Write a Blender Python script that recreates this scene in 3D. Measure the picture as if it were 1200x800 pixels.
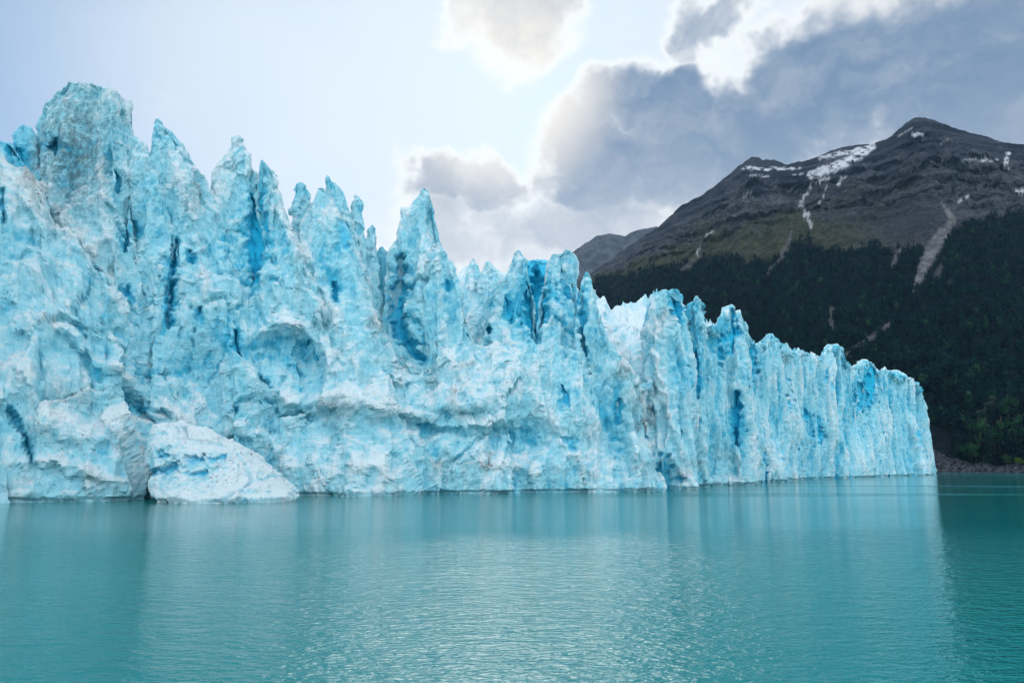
import bpy, math, random
import numpy as np

for o in list(bpy.data.objects):
    bpy.data.objects.remove(o)
SC = bpy.context.scene
COL = SC.collection
PI = math.pi

# ------------------------------------------------------------------ camera
CAM_H = 5.1
LENS = 28.0
FPX = LENS / 36.0 * 1200.0            # focal length in pixels of the 1200 px photograph
HORIZON = 546.0
PITCH = math.atan((HORIZON - 400.0) / FPX)
cam_data = bpy.data.cameras.new('camera')
cam_data.lens = LENS
cam_data.sensor_width = 36.0
cam_data.clip_start = 0.5
cam_data.clip_end = 30000.0
cam = bpy.data.objects.new('camera', cam_data)
COL.objects.link(cam)
cam.location = (0, 0, CAM_H)
cam.rotation_euler = (PI / 2 + PITCH, 0, 0)
SC.camera = cam
CP, SP = math.cos(PITCH), math.sin(PITCH)


def px_dir(px, py):
    """direction (x, y, z) through a photograph pixel, scaled to unit forward (y)"""
    px = np.asarray(px, float); py = np.asarray(py, float)
    yc = FPX * CP - (400 - py) * SP
    zc = FPX * SP + (400 - py) * CP
    return (px - 600) / yc, zc / yc


def px_at(px, py, D):
    dx, dz = px_dir(px, py)
    return np.stack([dx * D, np.asarray(D, float) + 0 * dx, CAM_H + dz * D], -1)


def project(P):
    x, y, z = P[..., 0], P[..., 1], P[..., 2] - CAM_H
    f = y * CP + z * SP
    f = np.where(f < 1e-3, 1e-3, f)
    return 600 + FPX * x / f, 400 - FPX * (-y * SP + z * CP) / f


# ------------------------------------------------------------------ sky, sun, exposure
SUN_AZ = math.radians(-1.0)           # clockwise from +Y
SUN_EL = math.radians(27.0)
world = bpy.data.worlds.new('World')
SC.world = world
world.use_nodes = True
EXPOSURE = 0.78


class NT:
    """tiny node-tree writer"""
    def __init__(self, tree):
        self.t = tree
        tree.nodes.clear()

    def n(self, kind, **kw):
        nd = self.t.nodes.new(kind)
        for k, v in kw.items():
            setattr(nd, k, v)
        return nd

    def link(self, a, b):
        self.t.links.new(a, b)

    def put(self, sock, v):
        if isinstance(v, bpy.types.NodeSocket):
            self.t.links.new(v, sock)
        elif v is not None:
            if sock.type == 'RGBA' and len(v) == 3:
                v = (*v, 1)
            sock.default_value = v

    def math(self, op, a, b=None, c=None, clamp=False):
        nd = self.n('ShaderNodeMath', operation=op, use_clamp=clamp)
        for i, v in enumerate((a, b, c)):
            self.put(nd.inputs[i], v)
        return nd.outputs[0]

    def vmath(self, op, a, b=None, scale=None):
        nd = self.n('ShaderNodeVectorMath', operation=op)
        self.put(nd.inputs[0], a)
        if b is not None:
            self.put(nd.inputs[1], b)
        if scale is not None:
            self.put(nd.inputs['Scale'], scale)
        return nd.outputs['Value'] if op in ('DOT_PRODUCT', 'LENGTH', 'DISTANCE') else nd.outputs['Vector']

    def ramp(self, v, a, b, lo=0.0, hi=1.0, smooth=True):
        nd = self.n('ShaderNodeMapRange', clamp=True)
        nd.interpolation_type = 'SMOOTHSTEP' if smooth else 'LINEAR'
        for s, x in zip(('Value', 'From Min', 'From Max', 'To Min', 'To Max'), (v, a, b, lo, hi)):
            self.put(nd.inputs[s], x)
        return nd.outputs[0]

    def mix(self, f, a, b, blend='MIX'):
        nd = self.n('ShaderNodeMix', data_type='RGBA', blend_type=blend)
        self.put(nd.inputs[0], f)
        self.put(nd.inputs[6], a)
        self.put(nd.inputs[7], b)
        return nd.outputs[2]

    def noise(self, vec, scale, detail=4, rough=0.5, dist=0.0, dims='3D'):
        nd = self.n('ShaderNodeTexNoise', noise_dimensions=dims)
        self.put(nd.inputs['Vector'], vec)
        nd.inputs['Scale'].default_value = scale
        nd.inputs['Detail'].default_value = detail
        nd.inputs['Roughness'].default_value = rough
        nd.inputs['Distortion'].default_value = dist
        return nd.outputs[0]

    def vor(self, vec, scale, feature='F1'):
        nd = self.n('ShaderNodeTexVoronoi', feature=feature)
        self.put(nd.inputs['Vector'], vec)
        nd.inputs['Scale'].default_value = scale
        return nd.outputs['Distance']

    def mapping(self, vec, scale=(1, 1, 1), rot=(0, 0, 0), loc=(0, 0, 0)):
        nd = self.n('ShaderNodeMapping')
        self.put(nd.inputs['Vector'], vec)
        nd.inputs['Scale'].default_value = scale
        nd.inputs['Rotation'].default_value = rot
        nd.inputs['Location'].default_value = loc
        return nd.outputs[0]


def build_world():
    T = NT(world.node_tree)
    out = T.n('ShaderNodeOutputWorld')
    sky = T.n('ShaderNodeTexSky', sky_type='NISHITA')
    sky.sun_disc = False
    sky.sun_elevation = SUN_EL
    sky.sun_rotation = SUN_AZ
    sky.altitude = 200
    sky.air_density = 1.0
    sky.dust_density = 1.0
    sky.ozone_density = 1.0
    d = T.n('ShaderNodeTexCoord').outputs['Generated']
    sep = T.n('ShaderNodeSeparateXYZ'); T.link(d, sep.inputs[0])
    X, Y, Z = sep.outputs

    def unit(px, py):
        a, b = px_dir(px, py)
        v = np.array([a, 1.0, b]); v /= np.linalg.norm(v)
        return v

    warp = T.n('ShaderNodeTexNoise'); T.link(d, warp.inputs['Vector'])
    warp.inputs['Scale'].default_value = 9; warp.inputs['Detail'].default_value = 4; warp.inputs['Roughness'].default_value = 0.6
    wv = T.vmath('SCALE', T.vmath('SUBTRACT', warp.outputs['Color'], (0.5, 0.5, 0.5)), scale=0.13)
    dw = T.vmath('ADD', d, wv)
    sepw = T.n('ShaderNodeSeparateXYZ'); T.link(dw, sepw.inputs[0])
    Xw, Yw, Zw = sepw.outputs
    front = T.ramp(Y, 0.2, 0.6)

    def blob(px, py, rx, ry, rot=0.0, amp=1.0, tag=None):
        """soft ellipse standing in one direction of the sky; radii in photograph pixels"""
        c = unit(px, py)
        u = T.math('SUBTRACT', Xw, float(c[0])); v = T.math('SUBTRACT', Zw, float(c[2]))
        cr, sr = math.cos(rot), math.sin(rot)
        k = 1.0 / FPX
        a = T.math('ADD', T.math('MULTIPLY', u, cr / (rx * k)), T.math('MULTIPLY', v, sr / (rx * k)))
        b = T.math('ADD', T.math('MULTIPLY', u, -sr / (ry * k)), T.math('MULTIPLY', v, cr / (ry * k)))
        r2 = T.math('ADD', T.math('MULTIPLY', a, a), T.math('MULTIPLY', b, b))
        g = T.ramp(T.math('SQRT', r2), 1.35, 0.45)
        return T.math('MULTIPLY', g, amp)

    def union(lst):
        s = lst[0]
        for q in lst[1:]:
            s = T.math('MAXIMUM', s, q)
        return s

    dense = T.math('MULTIPLY', union([blob(*q) for q in (
        (560, 8, 42, 40, 0, .75), (612, -5, 55, 60, 0, .9), (600, 60, 36, 36, 0, .5),
        (668, 168, 45, 48, 0, .95), (702, 128, 48, 48, 0, .9), (748, 118, 52, 52, 0, .95), (795, 130, 55, 52, 0, 1), (705, 200, 95, 55, 0, .95), (810, 190, 120, 75, 0, .95),
        (890, 150, 115, 65, 0.2, 1), (912, 95, 48, 55, 0, .95), (970, 95, 120, 70, 0.2, 1), (1090, 80, 170, 95, 0, 1), (1230, 70, 190, 120, 0, 1), (1400, 80, 200, 150, 0, 1),
        (815, 38, 36, 42, 0, .75), (856, 18, 42, 30, 0, .75), (862, 75, 48, 40, 0, .42), (655, 208, 36, 22, 0, .9),
        (514, 212, 50, 24, 0.1, .85), (570, 218, 70, 32, 0, .85), (545, 245, 90, 30, 0, .7),
        (570, 270, 120, 50, 0, .68), (690, 265, 130, 50, 0, .75), (620, 320, 240, 40, 0, .55), (830, 250, 130, 50, 0, .6))]), front)
    wisp = T.noise(T.mapping(dw, scale=(1, 1, 1.5)), 6.0, 6, 0.58)
    wisp2 = T.noise(T.mapping(dw, scale=(1, 1, 1.3), loc=(3, 1, 2)), 20, 4, 0.62)
    det = T.math('ADD', T.math('MULTIPLY', T.math('SUBTRACT', wisp, 0.5), 1.4),
                 T.math('MULTIPLY', T.math('SUBTRACT', wisp2, 0.5), 0.7))
    # scattered cloud over the rest of the sky
    rest = T.math('MULTIPLY', T.ramp(T.noise(d, 2.2, 3, 0.5), 0.3, 0.6), T.math('SUBTRACT', 1.0, front))
    rho = T.math('ADD', T.math('ADD', dense, rest), T.math('MULTIPLY', det, 0.55))
    cover = T.ramp(rho, 0.02, 0.62)
    thick = T.ramp(rho, 0.30, 1.0)

    sd = (math.sin(SUN_AZ) * math.cos(SUN_EL), math.cos(SUN_AZ) * math.cos(SUN_EL), math.sin(SUN_EL))
    sdot = T.vmath('DOT_PRODUCT', d, sd)
    wide = T.ramp(sdot, 0.72, 0.98)
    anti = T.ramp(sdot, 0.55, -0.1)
    # cloud towards the sun: thin rims pass the light, thick bellies are blue-grey; away from it, unseen front-lit cloud is brightened and tinted blue as fill for the ice
    thin_col = T.mix(wide, (0.52, 0.46, 0.42), (0.62, 0.63, 0.63))
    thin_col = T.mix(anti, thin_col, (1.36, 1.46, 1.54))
    low = T.ramp(Z, 0.42, 0.20)
    thick_col = T.mix(low, (0.120, 0.180, 0.270), (0.30, 0.345, 0.415))
    thick_col = T.mix(T.ramp(sdot, 0.986, 1.0), thick_col, (0.60, 0.57, 0.53))
    thick_col = T.mix(T.ramp(wisp, 0.42, 0.68), thick_col, T.mix(0.6, thick_col, (0.355, 0.38, 0.42)))
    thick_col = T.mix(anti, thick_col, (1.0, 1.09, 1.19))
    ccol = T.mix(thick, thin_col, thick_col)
    bg = T.n('ShaderNodeBackground')
    # high thin veil around the sun
    veil = T.math('MULTIPLY', T.ramp(sdot, 0.83, 0.985), T.ramp(T.noise(T.mapping(d, scale=(1, 1, 2)), 3.0, 2, 0.5), 0.2, 0.7, 0.75, 1.0))
    skyc = T.mix(1.0, sky.outputs[0], (0.028, 0.041, 0.055), 'MULTIPLY')
    skyc = T.mix(0.4, skyc, (0.40, 0.50, 0.62))
    skyc = T.mix(T.math('MULTIPLY', veil, 0.9), skyc, (0.50, 0.55, 0.595))
    skyc = T.mix(T.math('MULTIPLY', T.ramp(Z, 0.34, 0.06), 0.85), skyc, (0.42, 0.48, 0.57))
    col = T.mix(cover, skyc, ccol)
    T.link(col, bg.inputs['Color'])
    bg.inputs['Strength'].default_value = 1.0
    T.link(bg.outputs[0], out.inputs['Surface'])


build_world()
sun_data = bpy.data.lights.new('sun', 'SUN')
sun_data.energy = 0.5
sun_data.angle = math.radians(22)
sun_data.color = (1.0, 0.96, 0.91)
sun = bpy.data.objects.new('sun', sun_data)
COL.objects.link(sun)
sun.rotation_euler = (-(PI / 2 - SUN_EL), 0, -SUN_AZ)   # light arrives from beyond the glacier

SC.view_settings.view_transform = 'Standard'
SC.view_settings.look = 'None'
SC.view_settings.exposure = EXPOSURE
SC.view_settings.gamma = 1.0
SC.view_settings.use_curve_mapping = False
SC.cycles.max_bounces = 6
SC.cycles.diffuse_bounces = 3
SC.cycles.glossy_bounces = 3
SC.cycles.caustics_reflective = False
SC.cycles.use_denoising = True
SC.cycles.denoising_input_passes = 'RGB_ALBEDO_NORMAL'

# ------------------------------------------------------------------ numpy noise
U = np.uint32


def _hash(ix, iy, iz, seed):
    h = ix.astype(U) * U(374761393) + iy.astype(U) * U(668265263) + iz.astype(U) * U(2246822519) + U(seed * 3266489917 & 0xffffffff)
    h = (h ^ (h >> U(13))) * U(1274126177)
    h = (h ^ (h >> U(15))) * U(2246822519)
    return h ^ (h >> U(16))


def gn(p, seed=0):
    """gradient noise, about -1..1"""
    p = p.astype(np.float32)
    i = np.floor(p); f = p - i; i = i.astype(np.int32)
    w = f * f * f * (f * (f * 6 - 15) + 10)
    res = np.zeros(len(p), np.float32)
    for dx in (0, 1):
        wx = w[:, 0] if dx else 1 - w[:, 0]
        for dy in (0, 1):
            wxy = wx * (w[:, 1] if dy else 1 - w[:, 1])
            for dz in (0, 1):
                wz = wxy * (w[:, 2] if dz else 1 - w[:, 2])
                h = _hash(i[:, 0] + dx, i[:, 1] + dy, i[:, 2] + dz, seed)
                g = ((h & U(1023)).astype(np.float32) / 511.5 - 1) * (f[:, 0] - dx)
                g += (((h >> U(10)) & U(1023)).astype(np.float32) / 511.5 - 1) * (f[:, 1] - dy)
                g += (((h >> U(20)) & U(1023)).astype(np.float32) / 511.5 - 1) * (f[:, 2] - dz)
                res += wz * g
    return res * 1.5


def fbm(p, oct=4, seed=0, gain=0.5, lac=2.03):
    s = np.zeros(len(p), np.float32); a = 1.0; q = p
    for k in range(oct):
        s += a * gn(q, seed + k * 17)
        q = q * lac + 11.3; a *= gain
    return s


def ridged(p, oct=4, seed=0, gain=0.5, lac=2.03):
    s = np.zeros(len(p), np.float32); a = 1.0; q = p
    for k in range(oct):
        r = 1 - np.abs(gn(q, seed + k * 17)) * 1.6
        s += a * r
        q = q * lac + 7.7; a *= gain
    return s


def worley(p, seed=0):
    p = p.astype(np.float32)
    i = np.floor(p); f = p - i; i = i.astype(np.int32)
    f1 = np.full(len(p), 9, np.float32); f2 = f1.copy()
    ident = np.zeros(len(p), U)
    ra = np.zeros(len(p), np.float32); rb = ra.copy(); rc = ra.copy()
    for dx in (-1, 0, 1):
        for dy in (-1, 0, 1):
            for dz in (-1, 0, 1):
                h = _hash(i[:, 0] + dx, i[:, 1] + dy, i[:, 2] + dz, seed)
                a = dx + (h & U(1023)).astype(np.float32) / 1023 - f[:, 0]
                b = dy + ((h >> U(10)) & U(1023)).astype(np.float32) / 1023 - f[:, 1]
                c = dz + ((h >> U(20)) & U(1023)).astype(np.float32) / 1023 - f[:, 2]
                d = a * a + b * b + c * c
                lt = d < f1
                f2 = np.where(lt, f1, np.minimum(f2, d))
                ident = np.where(lt, h, ident)
                ra = np.where(lt, a, ra); rb = np.where(lt, b, rb); rc = np.where(lt, c, rc)
                f1 = np.where(lt, d, f1)
    # every cell is also a tilted plane with a height of its own
    k = ident * U(2654435761); k = k ^ (k >> U(15))
    g = [((k >> U(q)) & U(255)).astype(np.float32) / 127.5 - 1 for q in (0, 8, 16)]
    facet = g[0] * ra + g[1] * rb + g[2] * rc + 0.35 * (((k >> U(24)) & U(255)).astype(np.float32) / 127.5 - 1)
    return np.sqrt(f1), np.sqrt(f2), facet


def smooth(x, a, b):
    t = np.clip((x - a) / (b - a), 0, 1)
    return t * t * (3 - 2 * t)


def seg_dist(px, py, poly):
    """distance of points to a polyline and the fraction along it"""
    best = np.full(px.shape, 1e9); frac = np.zeros(px.shape)
    n = len(poly) - 1
    for k in range(n):
        ax, ay = poly[k][:2]; bx, by = poly[k + 1][:2]
        vx, vy = bx - ax, by - ay
        t = np.clip(((px - ax) * vx + (py - ay) * vy) / (vx * vx + vy * vy + 1e-9), 0, 1)
        d = np.hypot(px - ax - t * vx, py - ay - t * vy)
        m = d < best
        best = np.where(m, d, best); frac = np.where(m, (k + t) / n, frac)
    return best, frac


# ------------------------------------------------------------------ mesh helpers
def mesh_from(name, V, F, mat, parent=None, attrs=None, smooth_shade=True):
    """F: (n,4) or (n,3) int array"""
    me = bpy.data.meshes.new(name)
    k = F.shape[1]
    me.vertices.add(len(V)); me.vertices.foreach_set('co', V.astype(np.float32).ravel())
    me.loops.add(F.size); me.loops.foreach_set('vertex_index', F.astype(np.int32).ravel())
    me.polygons.add(len(F)); me.polygons.foreach_set('loop_start', np.arange(0, F.size, k, dtype=np.int32))
    me.polygons.foreach_set('use_smooth', np.full(len(F), smooth_shade))
    me.update(calc_edges=True)
    for key, arr in (attrs or {}).items():
        at = me.attributes.new(key, 'FLOAT', 'POINT')
        at.data.foreach_set('value', arr.astype(np.float32))
    me.materials.append(mat)
    ob = bpy.data.objects.new(name, me)
    COL.objects.link(ob)
    if parent is not None:
        ob.parent = parent
    return ob


def grid_faces(nr, nc, wrap=False):
    r = np.arange(nr - 1)[:, None]; c = np.arange(nc if wrap else nc - 1)[None, :]
    c2 = (c + 1) % nc
    return np.stack([r * nc + c, r * nc + c2, (r + 1) * nc + c2, (r + 1) * nc + c], -1).reshape(-1, 4)


def vnormals(V, F):
    n = np.cross(V[F[:, 2]] - V[F[:, 0]], V[F[:, 3]] - V[F[:, 1]])
    N = np.zeros_like(V)
    for k in range(4):
        for a in range(3):
            N[:, a] += np.bincount(F[:, k], n[:, a], len(V))
    return N / (np.linalg.norm(N, axis=1, keepdims=True) + 1e-12)


def empty(name, loc=(0, 0, 0)):
    e = bpy.data.objects.new(name, None)
    COL.objects.link(e); e.location = loc
    return e


def tag(o, label=None, cat=None, group=None, kind=None):
    for k, v in (('label', label), ('category', cat), ('group', group), ('kind', kind)):
        if v:
            o[k] = v
    return o


# ------------------------------------------------------------------ materials
def material(name):
    m = bpy.data.materials.new(name); m.use_nodes = True
    T = NT(m.node_tree)
    out = T.n('ShaderNodeOutputMaterial')
    b = T.n('ShaderNodeBsdfPrincipled')
    T.link(b.outputs[0], out.inputs['Surface'])
    return m, T, b


def attr(T, name):
    return T.n('ShaderNodeAttribute', attribute_name=name).outputs['Fac']


def ice_material():
    m, T, b = material('glacier_ice')
    P = T.n('ShaderNodeNewGeometry').outputs['Position']
    cav, blu, dirt = attr(T, 'cav'), attr(T, 'blu'), attr(T, 'dirt')
    n2 = T.noise(T.mapping(P, scale=(1, 1, 0.5)), 1.5, 6, 0.75)
    n3 = T.noise(T.mapping(P, scale=(1, 1, 0.6), loc=(31, 7, 3)), 0.9, 5, 0.68)
    # weathered white crust against wet blue-green ice
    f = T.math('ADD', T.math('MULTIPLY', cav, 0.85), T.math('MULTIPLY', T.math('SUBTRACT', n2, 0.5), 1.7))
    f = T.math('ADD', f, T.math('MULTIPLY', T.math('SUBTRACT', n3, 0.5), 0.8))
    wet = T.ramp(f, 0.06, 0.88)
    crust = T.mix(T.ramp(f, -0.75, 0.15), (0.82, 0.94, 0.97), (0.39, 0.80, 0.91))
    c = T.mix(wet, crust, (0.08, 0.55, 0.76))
    c = T.mix(T.math('MULTIPLY', blu, 1.0, clamp=True), c, (0.035, 0.66, 0.95))
    # dirt: rock flour, pebbles and frozen-in debris
    cl = T.noise(P, 0.2, 3, 0.6)
    sp = T.noise(T.mapping(P, scale=(1, 1, 0.8)), 2.6, 3, 0.72)
    peb = T.math('MULTIPLY', T.ramp(sp, 0.60, 0.65), T.ramp(cl, 0.53, 0.62))
    film = T.math('MULTIPLY', T.ramp(T.math('ADD', n3, T.math('MULTIPLY', n2, 0.7)), 0.62, 1.0), dirt)
    c = T.mix(T.math('MULTIPLY', film, 0.85), c, (0.17, 0.155, 0.145))
    c = T.mix(T.math('MULTIPLY', T.math('ADD', peb, T.math('MULTIPLY', T.ramp(sp, 0.55, 0.61), T.math('MULTIPLY', dirt, 0.6)), clamp=True), 0.85), c, (0.05, 0.05, 0.06))
    T.link(c, b.inputs['Base Color'])
    b.inputs['Roughness'].default_value = 0.6
    b.inputs['IOR'].default_value = 1.31
    b.inputs['Specular IOR Level'].default_value = 0.3
    bm = T.n('ShaderNodeBump'); bm.inputs['Strength'].default_value = 1.0; bm.inputs['Distance'].default_value = 0.75
    T.link(n2, bm.inputs['Height']); T.link(bm.outputs[0], b.inputs['Normal'])
    return m


def water_material():
    m, T, b = material('lake_water')
    P = T.n('ShaderNodeNewGeometry').outputs['Position']
    sep = T.n('ShaderNodeSeparateXYZ'); T.link(P, sep.inputs[0])
    patch = T.noise(T.mapping(P, scale=(0.6, 1.6, 1)), 0.018, 4, 0.5)
    # calm lee under the ice cliff, ruffled water out on the open lake
    lee = T.ramp(T.math('ADD', sep.outputs['Y'], T.math('MULTIPLY', T.math('SUBTRACT', patch, 0.5), 50.0)), 42, 72)
    ruff = T.math('MULTIPLY', T.ramp(patch, 0.3, 0.7, 0.55, 1.0), T.math('SUBTRACT', 1.0, T.math('MULTIPLY', lee, 0.78)))
    streak = T.ramp(T.noise(T.mapping(P, scale=(0.008, 0.055, 1)), 1.0, 4, 0.6, 0.6), 0.55, 0.66)
    ruff = T.math('ADD', ruff, T.math('MULTIPLY', T.math('MULTIPLY', streak, T.ramp(sep.outputs['Y'], 110, 190)), 2.0))
    c = T.mix(T.noise(T.mapping(P, scale=(0.5, 1.2, 1)), 0.03, 3), (0.000, 0.158, 0.168), (0.001, 0.205, 0.208))
    T.link(c, b.inputs['Base Color'])
    b.inputs['IOR'].default_value = 1.33
    b.inputs['Specular IOR Level'].default_value = 0.24
    b.inputs['Roughness'].default_value = 0.06
    w1 = T.noise(T.mapping(P, scale=(0.75, 1.5, 1), rot=(0, 0, 0.45)), 1.0, 3, 0.5, 0.4)
    w2 = T.noise(T.mapping(P, scale=(0.8, 1.4, 1), rot=(0, 0, -0.25)), 3.2, 3, 0.55, 0.3)
    w3 = T.noise(P, 0.22, 2, 0.5)
    h = T.math('ADD', T.math('MULTIPLY', w1, 0.21), T.math('ADD', T.math('MULTIPLY', w2, 0.13), T.math('MULTIPLY', w3, 0.16)))
    h = T.math('MULTIPLY', h, ruff)
    bm = T.n('ShaderNodeBump'); bm.inputs['Strength'].default_value = 1.0; bm.inputs['Distance'].default_value = 1.0
    T.link(h, bm.inputs['Height']); T.link(bm.outputs[0], b.inputs['Normal'])
    return m


def mountain_material(name, far=False):
    m, T, b = material(name)
    P = T.n('ShaderNodeNewGeometry').outputs['Position']
    n1 = T.noise(P, 0.012, 8, 0.65)
    strata = T.noise(T.mapping(P, scale=(0.12, 0.12, 1.0)), 0.035, 6, 0.6, 0.3)
    n2 = T.noise(P, 0.06, 6, 0.7)
    if far:
        c = T.mix(T.ramp(n1, 0.35, 0.65), (0.05, 0.058, 0.070), (0.11, 0.122, 0.140))
        c = T.mix(T.math('MULTIPLY', T.ramp(n2, 0.55, 0.68), 0.5), c, (0.32, 0.33, 0.35))
    else:
        rock = T.mix(T.ramp(strata, 0.38, 0.62), (0.025, 0.033, 0.048), (0.098, 0.104, 0.120))
        rock = T.mix(T.math('MULTIPLY', T.ramp(n2, 0.45, 0.60), 0.7), rock, (0.125, 0.127, 0.140))
        rock = T.mix(T.math('MULTIPLY', T.ramp(T.noise(P, 0.09, 5, 0.7), 0.55, 0.42), 0.75), rock, (0.018, 0.027, 0.042))
        grass = T.mix(T.ramp(n2, 0.4, 0.65), (0.045, 0.056, 0.030), (0.090, 0.098, 0.056))
        c = T.mix(T.math('MULTIPLY', attr(T, 'grass'), 0.85), rock, grass)
        c = T.mix(attr(T, 'crag'), c, T.mix(T.ramp(strata, 0.4, 0.6), (0.010, 0.018, 0.030), (0.048, 0.060, 0.080)))
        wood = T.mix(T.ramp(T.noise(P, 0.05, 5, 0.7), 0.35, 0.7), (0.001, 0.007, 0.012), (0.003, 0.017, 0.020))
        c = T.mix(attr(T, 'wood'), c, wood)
        c = T.mix(attr(T, 'scar'), c, T.mix(T.ramp(n2, 0.35, 0.65), (0.11, 0.112, 0.12), (0.26, 0.26, 0.27)))
        c = T.mix(attr(T, 'snow'), c, (0.80, 0.84, 0.88))
    T.link(c, b.inputs['Base Color'])
    b.inputs['Roughness'].default_value = 0.95
    b.inputs['Specular IOR Level'].default_value = 0.1
    bm = T.n('ShaderNodeBump'); bm.inputs['Strength'].default_value = 1.0; bm.inputs['Distance'].default_value = 22.0
    T.link(T.math('ADD', n2, T.math('MULTIPLY', strata, 0.8)), bm.inputs['Height']); T.link(bm.outputs[0], b.inputs['Normal'])
    return m


def rock_material(name='shore_rock'):
    m, T, b = material(name)
    P = T.n('ShaderNodeNewGeometry').outputs['Position']
    n = T.noise(P, 0.35, 6, 0.75)
    c = T.mix(T.ramp(n, 0.42, 0.60), (0.006, 0.008, 0.011), (0.066, 0.073, 0.086))
    T.link(c, b.inputs['Base Color']); b.inputs['Roughness'].default_value = 0.9; b.inputs['Specular IOR Level'].default_value = 0.06
    bm = T.n('ShaderNodeBump'); bm.inputs['Distance'].default_value = 0.5
    T.link(n, bm.inputs['Height']); T.link(bm.outputs[0], b.inputs['Normal'])
    return m


def plain_material(name, lo, hi, scale=0.6, rough=0.8):
    m, T, b = material(name)
    P = T.n('ShaderNodeNewGeometry').outputs['Position']
    info = T.n('ShaderNodeObjectInfo').outputs['Random']
    n = T.noise(P, scale, 4, 0.6)
    f = T.math('ADD', T.math('MULTIPLY', n, 0.6), T.math('MULTIPLY', info, 0.4))
    T.link(T.mix(T.ramp(f, 0.25, 0.75), lo, hi), b.inputs['Base Color'])
    b.inputs['Roughness'].default_value = rough
    b.inputs['Specular IOR Level'].default_value = 0.03
    return m


ICE = ice_material()
WATER = water_material()
MOUNT = mountain_material('mountain_land')
FARM = mountain_material('far_mountain_rock', True)
ROCK = rock_material()
LEAF_DARK = plain_material('dark_foliage', (0.001, 0.009, 0.015), (0.006, 0.034, 0.032))
LEAF_MID = plain_material('green_foliage', (0.008, 0.042, 0.024), (0.030, 0.095, 0.042))
LEAF_PALE = plain_material('grey_foliage', (0.035, 0.055, 0.040), (0.075, 0.095, 0.06))
BARK = plain_material('bark', (0.03, 0.025, 0.02), (0.09, 0.08, 0.07), 2.0)

# ------------------------------------------------------------------ lake
def build_lake():
    R = np.concatenate([[0.0], np.geomspace(8, 7000, 60)])
    A = np.linspace(0, 2 * PI, 97)[:-1]
    V = np.stack([R[:, None] * np.sin(A), R[:, None] * np.cos(A), 0 * R[:, None] + 0 * A], -1).reshape(-1, 3)
    o = mesh_from('lake', V, grid_faces(len(R), len(A), True), WATER, smooth_shade=False)
    o['kind'] = 'structure'
    return o


build_lake()

# ------------------------------------------------------------------ glacier
BASE = [(-260, 92), (-120, 102), (0, 115), (150, 120), (185, 132), (260, 140), (345, 143), (400, 144), (600, 153), (720, 164), (850, 216), (950, 317), (1040, 405), (1095, 476), (1120, 520)]
BX = np.array([b[0] for b in BASE], float); BD = np.array([b[1] for b in BASE], float)


def base_d(px):
    return np.interp(px, BX, BD)


# narrow clefts of clear blue ice: pixel polyline, half width, depth (m), strength
SLITS = [
    ([(206, 278), (203, 320), (197, 385)], 4.5, 3.0, 1.0),
    ([(222, 290), (224, 305)], 5, 1.5, 0.7),
    ([(153, 260), (152, 290)], 4, 2.0, 0.8),
    ([(64, 163), (66, 180)], 8, 2.5, 0.9),
    ([(160, 330), (160, 355)], 4, 1.2, 0.6),
    ([(235, 355), (236, 378)], 4, 1.5, 0.7),
    ([(280, 385), (282, 415)], 6, 2.2, 0.8),
    ([(300, 232), (299, 270), (298, 328)], 14, 2.4, 1.0),
    ([(320, 330), (330, 338)], 8, 1.0, 0.6),
    ([(391, 330), (394, 352)], 5, 1.8, 0.8),
    ([(400, 262), (404, 288)], 9, 1.5, 0.6),
    ([(470, 300), (468, 350), (476, 395), (488, 418)], 9, 3.5, 0.8),
    ([(524, 328), (526, 336)], 5, 1.2, 0.7),
    ([(569, 380), (572, 388)], 6, 2.5, 0.9),
    ([(592, 345), (600, 375)], 4, 1.5, 0.7),
    ([(628, 316), (629, 360), (626, 394)], 14, 3.5, 1.0),
    ([(681, 340), (682, 375), (686, 415)], 5.5, 2.5, 0.85),
    ([(658, 452), (662, 480)], 5, 1.5, 0.7),
    ([(655, 512), (672, 528)], 5, 1.0, 0.5),
    ([(813, 412), (815, 467)], 8, 2.4, 0.95),
    ([(793, 347), (792, 378)], 10, 2.0, 0.9),
    ([(858, 366), (852, 412)], 7, 3.0, 1.0),
    ([(862, 462), (864, 520)], 6, 3.0, 0.95),
    ([(880, 405), (882, 455)], 8, 2.5, 0.8),
    ([(816, 490), (817, 500)], 5, 1.5, 0.7),
    ([(944, 482), (948, 494)], 5, 3.0, 0.7),
    ([(960, 490), (963, 520)], 4.5, 3.0, 0.75),
    ([(1021, 426), (1022, 472)], 7, 4.0, 1.0),
    ([(1006, 450), (1011, 480)], 5, 4.0, 0.7),
    ([(236, 505), (240, 510)], 12, 2.0, 0.7),
    ([(180, 470), (200, 492)], 5, 2.0, 0.8),
    ([(305, 440), (318, 456)], 4, 1.5, 0.5),
    ([(358, 395), (358, 425)], 4, 1.5, 0.5),
    ([(282, 475), (276, 490)], 5, 1.2, 0.5),
    ([(10, 480), (30, 510), (38, 540)], 6, 2.0, 0.6),
    ([(1, 225), (3, 260)], 5, 1.5, 0.6),
    ([(12, 165), (22, 180)], 8, 1.5, 0.9),
    ([(141, 200), (141, 220)], 3, 1.5, 0.7),
]
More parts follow.
